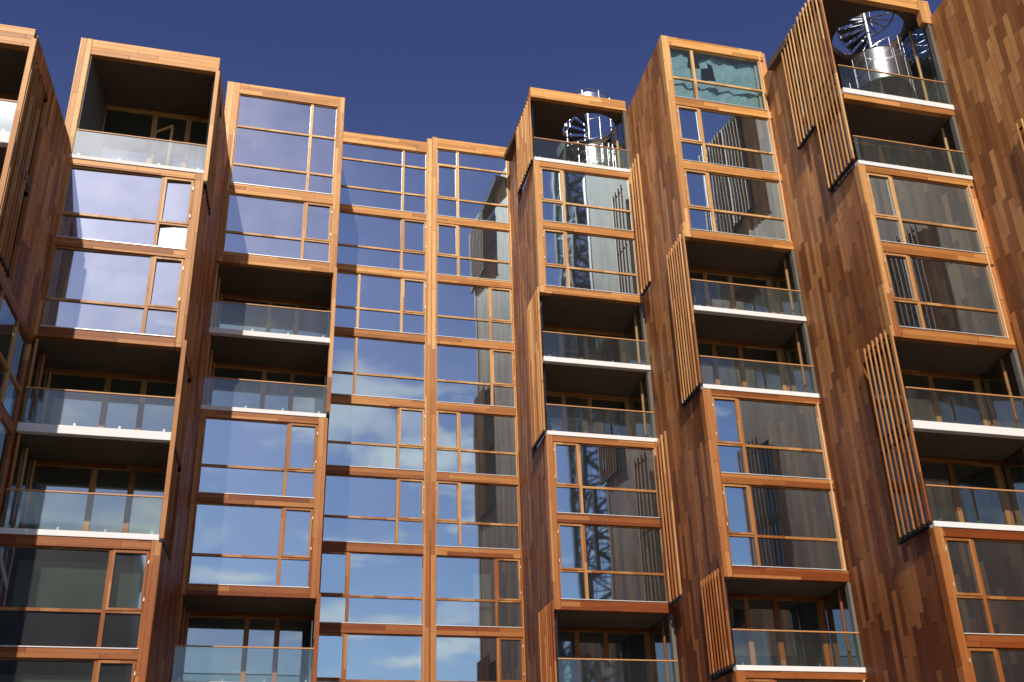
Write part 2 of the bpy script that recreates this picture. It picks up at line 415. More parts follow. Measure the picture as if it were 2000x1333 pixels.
def cheek(root, P0, P1, o, inward):
    z1, z0, dp = o; L = P1[1] - P0[1]; m = MB()
    q = lambda dy: P0[0] + (P1[0] - P0[0]) * dy / L
    a, c = (q(.28) + .1 * inward, P0[1] + .28), (q(dp) + .1 * inward, P0[1] + dp)
    pts = [a, c, (c[0] + .05 * inward, c[1]), (a[0] + .05 * inward, a[1])]
    m.prism(pts[::-1] if inward > 0 else pts, z0, z1)
    link('dark_side_glazing', m, M['dglass'], root, root)

def screen(P, z1, z0, n, pitch, away, label, long_first=False, group='slatted timber screens on the side walls', slope=.08, step=None):
    """row of upright slats running back from the facade, on black brackets. P = plan position of the front slat"""
    root = thing('slatted_screen', (P[0], P[1], z0), label, 'screen', group)
    w, th = .07, .072
    m = MB(); sh = -.045 if away < 0 else 0.
    for i in range(n):
        y = P[1] + i * pitch; x = P[0] + slope * i * pitch
        zt = z1; zb_ = z0
        if step: zt, zb_ = step(i, z1, z0)
        if i == 0: m.box(x - (.06 if sh else .02), x + (.075 if sh else .05), y - .06, y + .05, zb_, zt)
        else: m.box(x - th / 2 + sh, x + th / 2 + sh, y - (.05 if sh else .022), y + .022, zb_, zt)
    link('slats', m, M['slat'], root, root, .006)
    ln = (n - 1) * pitch
    for zz in (z0 - .03, (z0 + z1) / 2, z1 - .22):
        x = P[0] + away * .058; bk = MB()
        bk.prism([(x - .018, P[1] + .06), (x + .018, P[1] + .06), (x + .018 + slope * ln, P[1] + ln), (x - .018 + slope * ln, P[1] + ln)], zz - .035, zz + .035)
        if zz < z0:
            for i in range(n):
                y = P[1] + i * pitch; x = P[0] + slope * i * pitch
                bk.box(x - .045, x + .06, y - .055, y + .055, z0 - .09, z0 - .003)
        link('black_bracket', bk, M['black'], root, root)
    return root

def roof(root, pts, z):
    link('roof_deck', MB().prism(pts, z - .25, z - .03), M['roof'], root, root)
    return
G = 'staggered timber bays of the apartment block'
SKIRT_Z = GZ
FR = {0: (25.1, -10.4, -6.2), 1: (30.13, -6.03, -1.62), 2: (35.6, -1.49, 3.15), 5: (34.72, 10.77, 15.03), 6: (29.91, 14.70, 19.0), 7: (24.86, 18.58, 22.85), 8: (19.8, 22.45, 26.8)}

def base_wall(root, x0, x1, d, ztop):
    link('plinth_wall', MB().box(x0 + .02, x1 - .02, d + .03, d + .4, GZ, ztop), M['clad'], root, root)

def windows_stack(root, d, x0, x1, rows, mx, sash, **kw):
    pass

# ---- bay 1
d, xl, xr = FR[1]
b = thing('timber_bay', ((xl + xr) / 2, d, GZ), 'second bay from the left, tall open loggia on top and glaring windows below it', 'building', G); B1 = b
wl, wr = -5.66, -1.93
post(b, xl, wl, d, 25.49, 14.51); post(b, wr, -1.66, d, 20.70, 14.51)
beam(b, wl, xr + .03, d, 25.49, 24.87); ceiling(b, d, wl, xr, 24.86, 2.6, .2)
recess(b, d, wl + .03, xr - .0, 24.85, 20.83, 2.55, [-3.66, -2.52], 'L', .3, .15)
sm = MB()
hx, hy = -3.66, 32.6
sm_pts = [(-3.60, 32.45, 20.95), (-2.95, 31.85, 20.95)]
for (ax, ay), (bx, by) in (((-3.60, 32.62), (-3.56, 32.58)), ((-3.04, 32.12), (-3.0, 32.08))):
    sm.prism([(ax, ay), (bx, by), (bx + .05, by + .05), (ax + .05, ay + .05)], 20.95, 23.85)
sm.prism([(-3.60, 32.6), (-3.02, 32.10), (-2.97, 32.15), (-3.55, 32.65)], 23.85, 23.93); sm.prism([(-3.60, 32.6), (-3.02, 32.10), (-2.97, 32.15), (-3.55, 32.65)], 20.95, 21.05)
osash = link('open_door_leaf', sm, M['frame'], b, b)
link('pane', MB().poly([(-3.56, 32.6, 21.05), (-3.02, 32.13, 21.05), (-3.02, 32.13, 23.85), (-3.56, 32.6, 23.85)]), M['glassd'], osash, b)
balcony(b, d, -5.72, -1.62, 20.83, 20.70, 2.5, .98, .2, M['glassw'])
beam(b, wl, wr, d, 20.697, 20.46)
window(b, d, wl, wr, 20.46, 17.83, [-2.86], [18.74], (1, 0), mat=M['glassh'], tilt={(1, 1): (-.084, .057), (1, 0): (-.045, .03), (0, 1): (-.022, .03), (0, 0): (-.016, .014)})
beam(b, wl, wr, d, 17.83, 17.54)
window(b, d, wl, wr, 17.54, 14.82, [-2.86], [15.77], (1, 0), mat=M['glassh'], blind=(-5.3, -2.95, 16.1, 17.1), tilt={(1, 0): (-.04, .02), (0, 0): (-.015, .01)})
beam(b, wl, wr, d, 14.82, 14.51); ceiling(b, d, xl, xr, 14.51, 2.2, .2)
recess(b, d, -5.75, xr, 14.51, 11.83, 2.2, [-3.86, -2.81], 'L', .18, .18, 'glass')
balcony(b, d, -5.75, -1.68, 11.83, 11.58, 2.2, 1.06, .18); ceiling(b, d, xl, xr, 11.575, 2.2, .2)
recess(b, d, -5.75, xr, 11.57, 8.86, 2.2, [-3.86, -2.79], 'L', .18, .18, 'glass')
balcony(b, d, -5.75, -1.66, 8.86, 8.70, 2.2, 1.06, .18)
post(b, wr + .04, -1.62, d, 8.70, -1.6); post(b, xl, wl, d, 8.70, GZ)
beam(b, wl, wr + .04, d, 8.697, 8.43)
window(b, d, wl, wr + .04, 8.43, 5.82, [-2.87], [6.78], (1, 0), blind=(-5.2, -2.1, 6.95, 8.15))
beam(b, wl, wr + .04, d, 5.82, 5.56)
window(b, d, wl, wr + .04, 5.56, 2.9, [-2.87], [3.8], (1, 0), blind=(-5.2, -2.1, 4.0, 5.2))
base_wall(b, xl, xr, d, 2.9)
rooms(b, d, xl, xr, [25.3, 20.8, 17.83, 14.82, 11.8, 8.83, 5.82, 2.9], [(24.9, 20.7, 2.5), (14.6, 11.8, 2.2), (11.7, 8.8, 2.2)])
side_wall(b, (xr, d), (-.80, 40.1), 25.49, GZ, [(24.87, 20.7, 2.4), (14.51, 8.7, 2.2)], -1)
side_wall(b, (xl, d), (xl + .4, 35.5), 25.49, GZ, [], 1)
roof(b, [(xl, d + .03), (xr, d + .03), (-1.2, 35.5), (-5.6, 35.5)], 25.46)
screen((-1.62, 30.15), 24.9, 20.42, 8, .25, -1, 'screen beside the tall top loggia, lit front board and dark slats behind')
screen((-1.66, 30.15), 14.75, 8.75, 8, .25, -1, 'long screen with a lit front board beside the lower two balconies under the sun glare')

# ---- bay 2
d, xl, xr = FR[2]
b = thing('timber_bay', ((xl + xr) / 2, d, GZ), 'bay left of the central windows, three rows of panes in its top window', 'building', G); B2 = b
wl, wr = -1.2, 2.88
post(b, xl, -1.0, d, 29.0, 20.75); post(b, wr, xr, d, 29.0, 20.75)
wl2 = -1.0
beam(b, -1.0, wr, d, 29.0, 28.5)
window(b, d, wl2, wr, 28.5, 24.22, [1.88], [26.94, 25.14], mat=M['glassh'])
beam(b, -1.0, wr, d, 24.22, 23.78)
window(b, d, wl2, wr, 23.78, 21.17, [1.85], [22.09], (1, 0), mat=M['glassh'])
beam(b, -1.0, wr, d, 21.17, 20.75); ceiling(b, d, xl, xr, 20.75, 2.5, .2)
recess(b, d, wl, xr - .02, 20.75, 18.02, 2.45, [.9, 1.93], 'L', .2, .18, 'glass')
balcony(b, d, wl, 3.05, 18.02, 17.82, 2.4, 1.08, .18); ceiling(b, d, xl, xr, 17.81, 2.5, .2)
recess(b, d, wl, xr - .02, 17.81, 15.05, 2.45, [.9, 1.93], 'L', .2, .18, 'glass')
balcony(b, d, wl, 3.05, 15.05, 14.90, 2.4, 1.06, .18)
post(b, 2.80, 3.12, d, 14.90, 8.6); post(b, xl, -1.0, d, 14.90, 8.6)
beam(b, -1.0, 2.80, d, 14.897, 14.65)
window(b, d, wl2, 2.80, 14.65, 11.95, [1.80], [12.93], (1, 0))
beam(b, -1.0, 2.80, d, 11.95, 11.62)
window(b, d, wl2, 2.80, 11.62, 8.93, [1.80], [9.9], (1, 0))
beam(b, -1.0, 2.80, d, 8.93, 8.6); ceiling(b, d, xl, xr, 8.6, 2.5, .2)
recess(b, d, wl, xr - .02, 8.6, 5.95, 2.4, [.99, 2.0], 'L', .2, .18, 'glass')
balcony(b, d, wl, 3.1, 5.95, 5.78, 2.4, 1.06, .18)
base_wall(b, xl, xr, d, 5.78)
rooms(b, d, xl, xr, [28.9, 24.22, 21.17, 18.0, 15.03, 11.95, 8.93, 5.92], [(20.7, 18., 2.4), (17.7, 15., 2.4), (8.6, 5.9, 2.4)])
side_wall(b, (xr, d), (3.55, 40.05), 29.0, GZ, [(20.75, 14.9, 2.3), (8.6, 5.9, 2.3)], -1)
side_wall(b, (xl, d), (xl + .4, 40.), 29.0, GZ, [], 1)
roof(b, [(xl, d + .03), (xr, d + .03), (3.5, 40.), (-1.1, 40.)], 28.97)
screen((3.10, 35.58), 20.95, 15.1, 8, .23, -1, 'slatted screen beside the upper pair of balconies left of the central windows')
screen((3.10, 35.58), 8.75, 5.8, 8, .23, -1, 'short slatted screen beside the lowest balcony left of the central windows')

# ---- bays 3 and 4: flat glazed centre with a shared post
d = 40.03
b = thing('timber_bay', (5.5, d, GZ), 'flat fully glazed bay left of the central double post, farthest back', 'building', G); B3 = b
c4 = thing('timber_bay', (9.5, d, GZ), 'flat fully glazed bay right of the central double post, farthest back', 'building', G); B4 = c4
LV = [2.81 + 3 * n for n in range(8, -1, -1)]
mu3 = {9: [6.3], 8: [6.3], 7: [4.52, 6.34], 6: [4.5], 5: [6.3], 4: [6.32], 3: [4.55], 2: [4.55], 1: [6.3]}
sa3 = {8: (1, 0), 7: (2, 0), 5: (1, 0), 4: (1, 0), 3: (0, 0), 2: (0, 0)}
mu4 = {9: [8.8], 8: [8.8], 7: [10.17], 6: [10.18], 5: [8.78], 4: [8.78], 3: [10.17], 2: [10.18], 1: [8.8]}
sa4 = {9: (0, 1), 8: (0, 0), 7: (1, 0), 6: (1, 0), 5: (0, 0), 4: (0, 0), 3: (1, 0), 2: (1, 0)}
for (root, x0, x1, mu, sa, top) in ((b, 3.4, 7.36, mu3, sa3, 30.72), (c4, 7.82, 11.16, mu4, sa4, 31.05)):
    beam(root, x0, x1, d, top, top - .56)
    zt = top - .56
    for n, z in enumerate(LV):
        lvl = 9 - n
        tr = [z + 1.0] + ([zt - .86 + .0] if n == 0 else [])
        if lvl >= 1: window(root, d, x0, x1, zt, z, mu[lvl], tr, sa.get(lvl))
        beam(root, x0, x1, d, z, z - .345)
        zt = z - .345
    base_wall(root, x0, x1, d, zt)
    rooms(root, d, x0 - .15, x1 + .15, [top - .1] + LV, [])
    roof(root, [(x0 - .1, d + .03), (x1 + .1, d + .03), (x1 + .1, d + 6), (x0 - .1, d + 6)], top - .03)
post(b, 7.36, 7.59, d, 30.95, GZ); post(c4, 7.595, 7.82, d, 31.08, GZ)
post(c4, 11.16, 11.30, d, 31.05, GZ)
m_ = MB().box(7.352, 7.358, d - .03, d - .015, 2.5, 30.2); link('pale_metal_strip', m_, M['alu'], b, b)
m_ = MB().box(7.822, 7.828, d - .03, d - .015, 2.5, 30.4); link('pale_metal_strip', m_, M['alu'], c4, c4)

# ---- bays 5, 6, 7
def right_bay(idx, label, segs, roofz, wallback, splits, mull, wl, wr, opentop=False):
    d, xl, xr = FR[idx]
    b = thing('timber_bay', ((xl + xr) / 2, d, GZ), label, 'building', G)
    recs = []; lv = []; ops = []
    zprev = segs[0][1]
    for s in segs:
        k = s[0]
        if k == 'beam':
            beam(b, s[3] if len(s) > 3 else wl, (s[4] if len(s) > 4 else xr - .01), d, s[1], s[2])
        elif k == 'win':
            window(b, d, wl, wr, s[1], s[2], [mull], s[3], s[4] if len(s) > 4 else (0, 0), plastic=(len(s) > 5 and s[5]), mat=(M['glassb'] if len(s) > 5 else None)); lv.append(s[2])
        elif k == 'post':
            post(b, xl, wl, d, s[1], s[2])
            link('jamb_board', MB().box(wr, wr + .05, d - .004, d + .2, s[2] + .34, s[1] - .2), M['jamb'], b, b)
            link('jamb_infill', MB().box(wr + .052, xr + .16, d + .06, d + .3, s[2], s[1]), M['clad'], b, b)
        elif k == 'rec':
            _, zc, zf, zb, dp, door = s
            if door: ceiling(b, d, xl, xr + .1, zc, dp, .08 * dp, .35)
            recess(b, d, xl + .05, xr - .12, zc, zf, dp, splits if door else [], 'R', .08 * dp, .2, doors=door)
            balcony(b, d, xl + .04, xr + .01, zf, zb, dp, s[6] if False else (.98 if zf > 20 else 1.03), .08 * dp)
            recs.append((zc, zf, dp)); lv.append(zf); ops.append((zc + .02, zf - .14, dp))
    zlast = segs[-1][2]
    base_wall(b, xl, xr, d, zlast)
    rooms(b, d, xl, xr, (lv if opentop else [roofz - .2] + lv), recs)
    # join openings that sit above one another
    ops.sort(reverse=True); mg = []
    for o in ops:
        mg.append(o if not mg or mg[-1][1] - o[0] > .4 else (mg[-1][1], o[1], o[2]))
    side_wall(b, (xl, d), wallback, roofz, GZ, mg, 1)
    return b
B5 = right_bay(5, 'bay right of the central windows with a round roof hole and spiral stair on top', [
    ('beam', 30.25, 29.74, 10.77, 15.03),
    ('rec', 29.74, 26.65, 26.48, 3.4, False), ('post', 26.475, 20.33),
    ('beam', 26.475, 26.22), ('win', 26.22, 23.6, [24.6]), ('beam', 23.6, 23.26), ('win', 23.26, 20.65, [21.6]), ('beam', 20.65, 20.33),
    ('rec', 20.33, 17.62, 17.42, 2.55, True), ('rec', 17.41, 14.66, 14.5, 2.55, True), ('post', 14.495, 8.28),
    ('beam', 14.495, 14.27), ('win', 14.27, 11.62, [12.63]), ('beam', 11.62, 11.28), ('win', 11.28, 8.63, [9.62]), ('beam', 8.63, 8.28),
    ('rec', 8.28, 5.66, 5.5, 2.5, True), ('beam', 5.49, 5.3), ('win', 5.3, 2.7, [3.6])], 30.25, (11.62, 45.0), [12.34, 13.42, 15.0], 11.98, 11.03, 14.88, True)
B6 = right_bay(6, 'bay whose topmost window is lined with blue-green plastic sheeting', [
    ('beam', 29.62, 29.17, 14.98, 19.02), ('post', 29.62, 20.38),
    ('win', 29.17, 26.65, [27.65], None, True), ('beam', 26.65, 26.29), ('win', 26.29, 23.71, [24.65]), ('beam', 23.71, 23.36), ('win', 23.36, 20.72, [21.7]), ('beam', 20.72, 20.38),
    ('rec', 20.38, 17.62, 17.44, 1.95, True), ('rec', 17.43, 14.68, 14.52, 1.95, True), ('post', 14.515, 8.28),
    ('beam', 14.515, 14.3), ('win', 14.3, 11.62, [12.63]), ('beam', 11.62, 11.29), ('win', 11.29, 8.63, [9.62]), ('beam', 8.63, 8.28),
    ('rec', 8.28, 5.68, 5.53, 1.9, True), ('post', 5.525, 2.5), ('beam', 5.525, 5.32), ('win', 5.32, 2.7, [3.6])], 29.62, (15.32, 39.3), [16.3, 17.33, 18.9], 15.95, 15.0, 18.84)
B7 = right_bay(7, 'bay with two stacked balconies at its top and a gleaming spiral stair', [
    ('beam', 28.4, 27.9, 18.58, 22.5),
    ('rec', 27.9, 23.63, 23.42, 3.2, False), ('beam', 23.415, 23.19, 18.62, 22.85), ('rec', 23.19, 20.67, 20.52, 1.95, False), ('post', 20.515, 14.3),
    ('beam', 20.515, 20.27), ('win', 20.27, 17.64, [18.6]), ('beam', 17.64, 17.28), ('win', 17.28, 14.65, [15.6]), ('beam', 14.65, 14.3),
    ('rec', 14.3, 11.63, 11.38, 1.95, True), ('rec', 11.37, 8.66, 8.5, 1.95, True), ('post', 8.495, 2.6),
    ('beam', 8.495, 8.24), ('win', 8.24, 5.63, [6.63]), ('beam', 5.63, 5.3), ('win', 5.3, 2.7, [3.6])], 28.4, (19.33, 34.7), [19.9, 21.08, 22.75], 19.75, 18.84, 22.62, True)
ceiling(B7, FR[7][0], 18.58, 22.95, 23.19, 1.95, .15, .35)
post(B7, 22.5, 22.95, FR[7][0], 28.38, 27.3)
for bb, ix, dp, zc, zf in ((B7, 7, 1.95, 23.19, 20.67),):
    dd, x0, x1 = FR[ix]
    window(bb, dd + dp, x0 + .2, x1 + .15, zc - .05, zf + .05, [19.9, 21.08], [], None, 'balcony_door', M['glassd'], .05, sill=False)

def oculus_roof(root, d, x0, x1, dep, z, c, r, th=.28, back=None):
    """roof slab over the top balcony with a round opening"""
    xs0, xs1, ys0, ys1 = x0 + .02, x1 - .02, d + .225, d + dep
    n = 48; outer = []; inner = []
    for k in range(n):
        a = 2 * math.pi * k / n
        ca, sa = math.cos(a), math.sin(a)
        inner.append((c[0] + r * ca, c[1] + r * sa))
        tx = ((xs1 - c[0]) / ca if ca > 0 else (xs0 - c[0]) / ca) if abs(ca) > 1e-6 else 1e9
        ty = ((ys1 - c[1]) / sa if sa > 0 else (ys0 - c[1]) / sa) if abs(sa) > 1e-6 else 1e9
        tt = min(tx, ty); outer.append((c[0] + tt * ca, c[1] + tt * sa))
    m = MB()
    for k in range(n):
        j = (k + 1) % n
        m.prism([inner[k], outer[k], outer[j], inner[j]], z, z + th)
    # square corners
    for cx, cy in ((xs0, ys0), (xs1, ys0), (xs1, ys1), (xs0, ys1)):
        a = math.atan2(cy - c[1], cx - c[0]) % (2 * math.pi); k = int(a / (2 * math.pi) * n) % n; j = (k + 1) % n
        m.prism([outer[k], (cx, cy), outer[j]], z, z + th)
    link('roof_slab', m, M['ceil'], root, root)
link('loggia_back_wall', MB().box(11.4, 15.5, 39.2, 39.35, 26.5, 29.74), M['ceil'], B5, B5)
link('loggia_back_wall', MB().box(19.2, 23.3, 29.0, 29.15, 23.4, 27.9), M['ceil'], B7, B7)
oculus_roof(B5, 34.72, 10.77, 15.2, 4.6, 29.745, (13.88, 36.35), 1.16)
oculus_roof(B7, 24.86, 18.58, 23.2, 4.2, 27.905, (21.42, 26.5), 1.3)
roof(B6, [(14.72, 29.95), (18.98, 29.95), (19.3, 34.7), (15.1, 34.7)], 29.6)

# ---- bay 0 and bay 8 close the frame
d, xl, xr = FR[0]
b = thing('timber_bay', ((xl + xr) / 2, d, GZ), 'leftmost bay with a shaded timber flank and glazed flank panels below', 'building', G); B0 = b
beam(b, xl, xr, d, 21.3, 20.67); ceiling(b, d, xl, xr, 20.67, 2.2, .15)
recess(b, d, xl + .3, xr - .02, 20.67, 17.8, 2.2, [-8., -7.2], 'L', .18, .18)
balcony(b, d, xl + .3, -6.2, 17.8, 17.45, 2.2, 1.0, .18, M['glassw']); ceiling(b, d, xl, xr, 17.44, 2.2, .15)
recess(b, d, xl + .3, xr - .02, 17.44, 14.7, 2.2, [-8., -7.2], 'L', .18, .18)
balcony(b, d, xl + .3, -6.2, 14.7, 14.5, 2.2, 1.0, .18)
beam(b, xl, xr, d, 14.5, 14.25)
side_wall(b, (xr, d), (-5.30, 35.5), 21.3, 14.45, [(20.67, 14.6, 2.2)], -1)
side_wall(b, (xl, d), (xl + .4, 30.), 21.3, GZ, [], 1)
# glazed flank below the cladding
P0, P1 = (-6.2, 25.1), (-5.77, 30.1)
fl = MB()
pt = lambda s: (P0[0] + (P1[0] - P0[0]) * s, P0[1] + (P1[1] - P0[1]) * s)
zz = [14.45, 11.7, 8.75, 5.75, 2.9]
for i, z in enumerate(zz):
    a, c = pt(0), pt(1)
    link('flank_beam', MB().prism([a, c, (c[0] - .16, c[1]), (a[0] - .16, a[1])][::-1], z - .3, z), M['beam'], b, b)
for s in (0.01, .99):
    a = pt(s); link('flank_post', MB().box(a[0] - .2, a[0] + .012, a[1] - .1, a[1] + .09, GZ, 14.14), M['post'], b, b)
for z1, z0 in zip(zz, zz[1:]):
    a, c = pt(.03), pt(.97)
    fm = MB()
    for s in (.36, .7):
        q = pt(s); fm.box(q[0] - .1, q[0] + .005, q[1] - .045, q[1] + .045, z0, z1 - .3)
    q0, q1 = pt(.04), pt(.96)
    fm.prism([q0, q1, (q1[0] - .1, q1[1]), (q0[0] - .1, q0[1])][::-1], z0 + .95, z0 + 1.03)
    f = link('window', fm, M['frame'], b, b)
    link('pane', MB().poly([(a[0] - .05, a[1], z0), (c[0] - .05, c[1], z0), (c[0] - .05, c[1], z1 - .3), (a[0] - .05, a[1], z1 - .3)]), M['glassd'], f, b)
base_wall(b, xl, xr, d, 2.6)
window(b, d, xl + .3, xr - .25, 14.25, 11.7, [-8.], [12.6]); beam(b, xl, xr, d, 11.7, 11.4)
window(b, d, xl + .3, xr - .25, 11.4, 8.75, [-8.], [9.6]); beam(b, xl, xr, d, 8.75, 8.45)
window(b, d, xl + .3, xr - .25, 8.45, 5.75, [-8.], [6.6]); beam(b, xl, xr, d, 5.75, 5.45)
window(b, d, xl + .3, xr - .25, 5.45, 2.9, [-8.], [3.6]); beam(b, xl, xr, d, 2.9, 2.6)
rooms(b, d, xl, xr - .2, [21.1, 17.7, 14.6, 11.7, 8.75, 5.75, 2.9], [(20.6, 17.7, 2.2), (17.4, 14.6, 2.2)], 4.6)
roof(b, [(xl, d + .03), (xr, d + .03), (-5.8, 30.1), (-10., 30.1)], 21.27)
screen((-6.19, 25.12), 20.95, 14.65, 8, .25, -1, 'leftmost screen, tall lit board in front of dark slats')

d, xl, xr = FR[8]
b = thing('timber_bay', ((xl + xr) / 2, d, GZ), 'rightmost bay, a tall flank of brown staggered planks facing left', 'building', G); B8 = b
beam(b, xl, xr, d, 27.6, 27.1)
side_wall(b, (xl, d), (23.4, 31.0), 27.6, GZ, [(20.5, 14.7, 1.9)], 1)
side_wall(b, (xr, d), (xr + .4, 24.9), 27.6, GZ, [], -1)
post(b, xl, xl + .3, d, 27.6, GZ)
for z1, z0 in ((27.1, 24.0), (23.7, 20.8), (14.4, 11.7), (11.4, 8.7), (8.4, 5.7), (5.4, 2.8)):
    window(b, d, xl + .3, xr, z1, z0, [xl + 1.2], [z0 + 1.], (0, 0)); beam(b, xl + .3, xr, d, z0, z0 - .3)
recess(b, d, xl + .05, xr - .12, 20.5, 17.6, 1.9, [24., 25.1], 'R', .15, .3); balcony(b, d, xl + .05, xr, 17.6, 17.4, 1.9)
recess(b, d, xl + .05, xr - .12, 17.4, 14.65, 1.9, [24., 25.1], 'R', .15, .3); balcony(b, d, xl + .05, xr, 14.65, 14.45, 1.9)
base_wall(b, xl, xr, d, 2.5)
rooms(b, d, xl, xr, [27.4, 24., 20.8, 17.6, 14.6, 11.7, 8.7, 5.7, 2.8], [(20.5, 17.5, 1.9), (17.4, 14.5, 1.9)], 4.8)
roof(b, [(xl, d + .03), (xr, d + .03), (xr + .4, 24.85), (22.9, 24.85)], 27.57)

# ---- slatted screens on the sunlit right-hand walls
screen((10.66, 34.64), 29.6, 26.4, 10, .25, 1, 'topmost slatted screen left of the roof stair, standing against the blue sky', slope=.03)
screen((10.67, 34.66), 20.5, 14.62, 8, .24, 1, 'slatted screen beside the two balconies nearest the central windows', slope=.04)
screen((10.67, 34.62), 8.55, 5.5, 8, .25, 1, 'lowest slatted screen, right of the central windows, by the bottom balcony', slope=.04)
screen((14.60, 29.84), 20.55, 14.66, 8, .235, 1, 'screen beside two balconies under the bay with the plastic-lined top window', slope=.06)
screen((14.60, 29.88), 8.58, 5.7, 8, .24, 1, 'short slatted screen beside the lowest balcony of the plastic-lined-window bay', slope=.06)
screen((18.46, 24.88), 28.25, 20.7, 8, .235, 1, 'tallest slatted screen, running down beside both of the stacked top balconies', slope=.06)
screen((18.58, 26.82), 28.15, 23.5, 6, .235, 1, 'short rear slatted screen set back beside the gleaming top stair', slope=.06)
screen((18.45, 24.80), 14.6, 8.62, 7, .25, 1, 'long screen of widely spaced slats beside the lower balconies at the right edge', slope=.05)
screen((22.42, 20.2), 20.7, 14.7, 9, .24, 1, 'rightmost slatted screen, only its rear slats in view against brown planks', slope=.05)
screen((14.70, 33.30), 26.35, 20.45, 4, .30, 1, 'narrow four-slat screen right of the windows under the roof stair', slope=.06, group='narrow screens parked on black brackets')
screen((14.70, 33.30), 14.35, 8.55, 4, .32, 1, 'narrow four-slat screen beside the window mirroring the crane', slope=.06, group='narrow screens parked on black brackets')

# ------------------------------------------------------------------ spiral stairs
def spiral(c, z0, z1, rad, start, turn, label, sheet_a, sheet_z, extra_sheet=None, spokes=None):
    root = thing('spiral_stair', (c[0], c[1], z0), label, 'staircase', 'steel spiral stairs through the roofs')
    P = lambda a, r, z: (c[0] + r * math.cos(a), c[1] + r * math.sin(a), z)
    link('central_pole', MB().tube((c[0], c[1], z0), (c[0], c[1], z1 + 1.1), .085, 16), M['steel'], root, root, smooth=False)
    n = int((z1 - z0) / .19); tr = MB()
    for i in range(n):
        a0 = start + turn * i / n; a1 = a0 + turn / n * .92; z = z0 + (z1 - z0) * (i + 1) / n
        r = rad - .06
        for zz0, zz1 in ((z - .035, z),):
            pts = [P(a0, .09, 0)[:2], P(a0, r, 0)[:2], P(a1, r, 0)[:2], P(a1, .09, 0)[:2]]
            if turn < 0: pts = pts[::-1]
            tr.prism(pts, zz0, zz1)
        am = a0 + turn / n * .1
        tr.tube(P(am, .09, z - .07), P(am, r, z - .07), .028, 4)
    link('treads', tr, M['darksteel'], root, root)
    hr = MB(); k = 60
    for hh in (.15, .5, 1.0):
        hr.path([P(start + turn * i / k, rad, z0 + (z1 - z0) * i / k + hh) for i in range(k + 1)], .022, 6)
    for i in range(0, k + 1, 3):
        a = start + turn * i / k; z = z0 + (z1 - z0) * i / k
        hr.tube(P(a, rad, z + .05), P(a, rad, z + 1.0), .014, 5)
    link('handrail', hr, M['steel'], root, root)
    cg = MB(); N = 9
    for i in range(N):
        a = 2 * math.pi * i / N; cg.tube(P(a, rad + .04, z1 - .1), P(a, rad + .04, z1 + 1.15), .009, 5)
    for zz in (z1 + .05, z1 + 1.15):
        cg.path([P(2 * math.pi * i / 40, rad + .04, zz) for i in range(41)], .02, 5)
    link('guard_cage', cg, M['steel'], root, root)
    def drop(i, sl):
        u = max(0., min(1., (i / 24 - .55) / .45)); return sl * u * u * (3 - 2 * u)
    def curved(a0, a1, zb, zt, slope=0.):
        rows = []
        for j in range(2):
            rows.append([P(a0 + (a1 - a0) * i / 24, rad + .06, (zt if j else zb) + drop(i, slope)) for i in range(25)])
        return MB().sheet(rows)
    a0, a1, slope = sheet_a
    sh = curved(a0, a1, sheet_z[0], sheet_z[1], slope)
    link('perforated_sheet', sh, M['perf'], root, root, smooth=True)
    ri = MB()
    for i in range(0, 25, 4):
        a = a0 + (a1 - a0) * i / 24; ri.tube(P(a, rad + .04, sheet_z[0] + drop(i, slope)), P(a, rad + .04, sheet_z[1] + drop(i, slope)), .014, 5)
    for zz in sheet_z:
        ri.path([P(a0 + (a1 - a0) * i / 24, rad + .06, zz + drop(i, slope)) for i in range(25)], .018, 5)
    link('sheet_rib', ri, M['steel'], root, root)
    if spokes:
        sp_ = MB(); zs_, a0_, a1_ = spokes
        for i in range(10):
            a = a0_ + (a1_ - a0_) * i / 9; sp_.tube(P(a, .08, zs_), P(a, rad, zs_), .03, 5)
        sp_.path([P(2 * math.pi * i / 40, rad, zs_) for i in range(41)], .035, 5)
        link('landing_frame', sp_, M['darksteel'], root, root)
    if extra_sheet:
        ea0, ea1, ez0, ez1 = extra_sheet
        link('roof_guard_sheet', curved(ea0, ea1, ez0, ez1), M['perf'], root, root, smooth=True)
    return root
spiral((13.88, 36.35), 26.65, 30.0, 1.02, R(200), R(400), 'steel spiral stair rising through the round roof opening beside the narrow left bay row', (R(240), R(345), 0.), (26.68, 28.2), (R(215), R(340), 30.1, 30.98))
spiral((21.42, 26.5), 23.63, 29.3, 1.06, R(60), R(520), 'larger gleaming spiral stair in the top right balcony, seen through slats and glass', (R(190), R(352), -1.35), (25.05, 26.42), (R(150), R(230), 28.6, 30.2), (28.75, R(-30), R(160)))
link('stair_flank_wall', MB().prism([(22.75, 25.12), (22.85, 25.12), (23.1, 28.9), (23.0, 28.9)], 23.6, 27.9), M['concrete'], B7, B7)
link('stair_flank_wall', MB().prism([(14.95, 35.0), (15.03, 35.0), (15.3, 39.2), (15.22, 39.2)], 26.6, 29.74), M['concrete'], B5, B5)

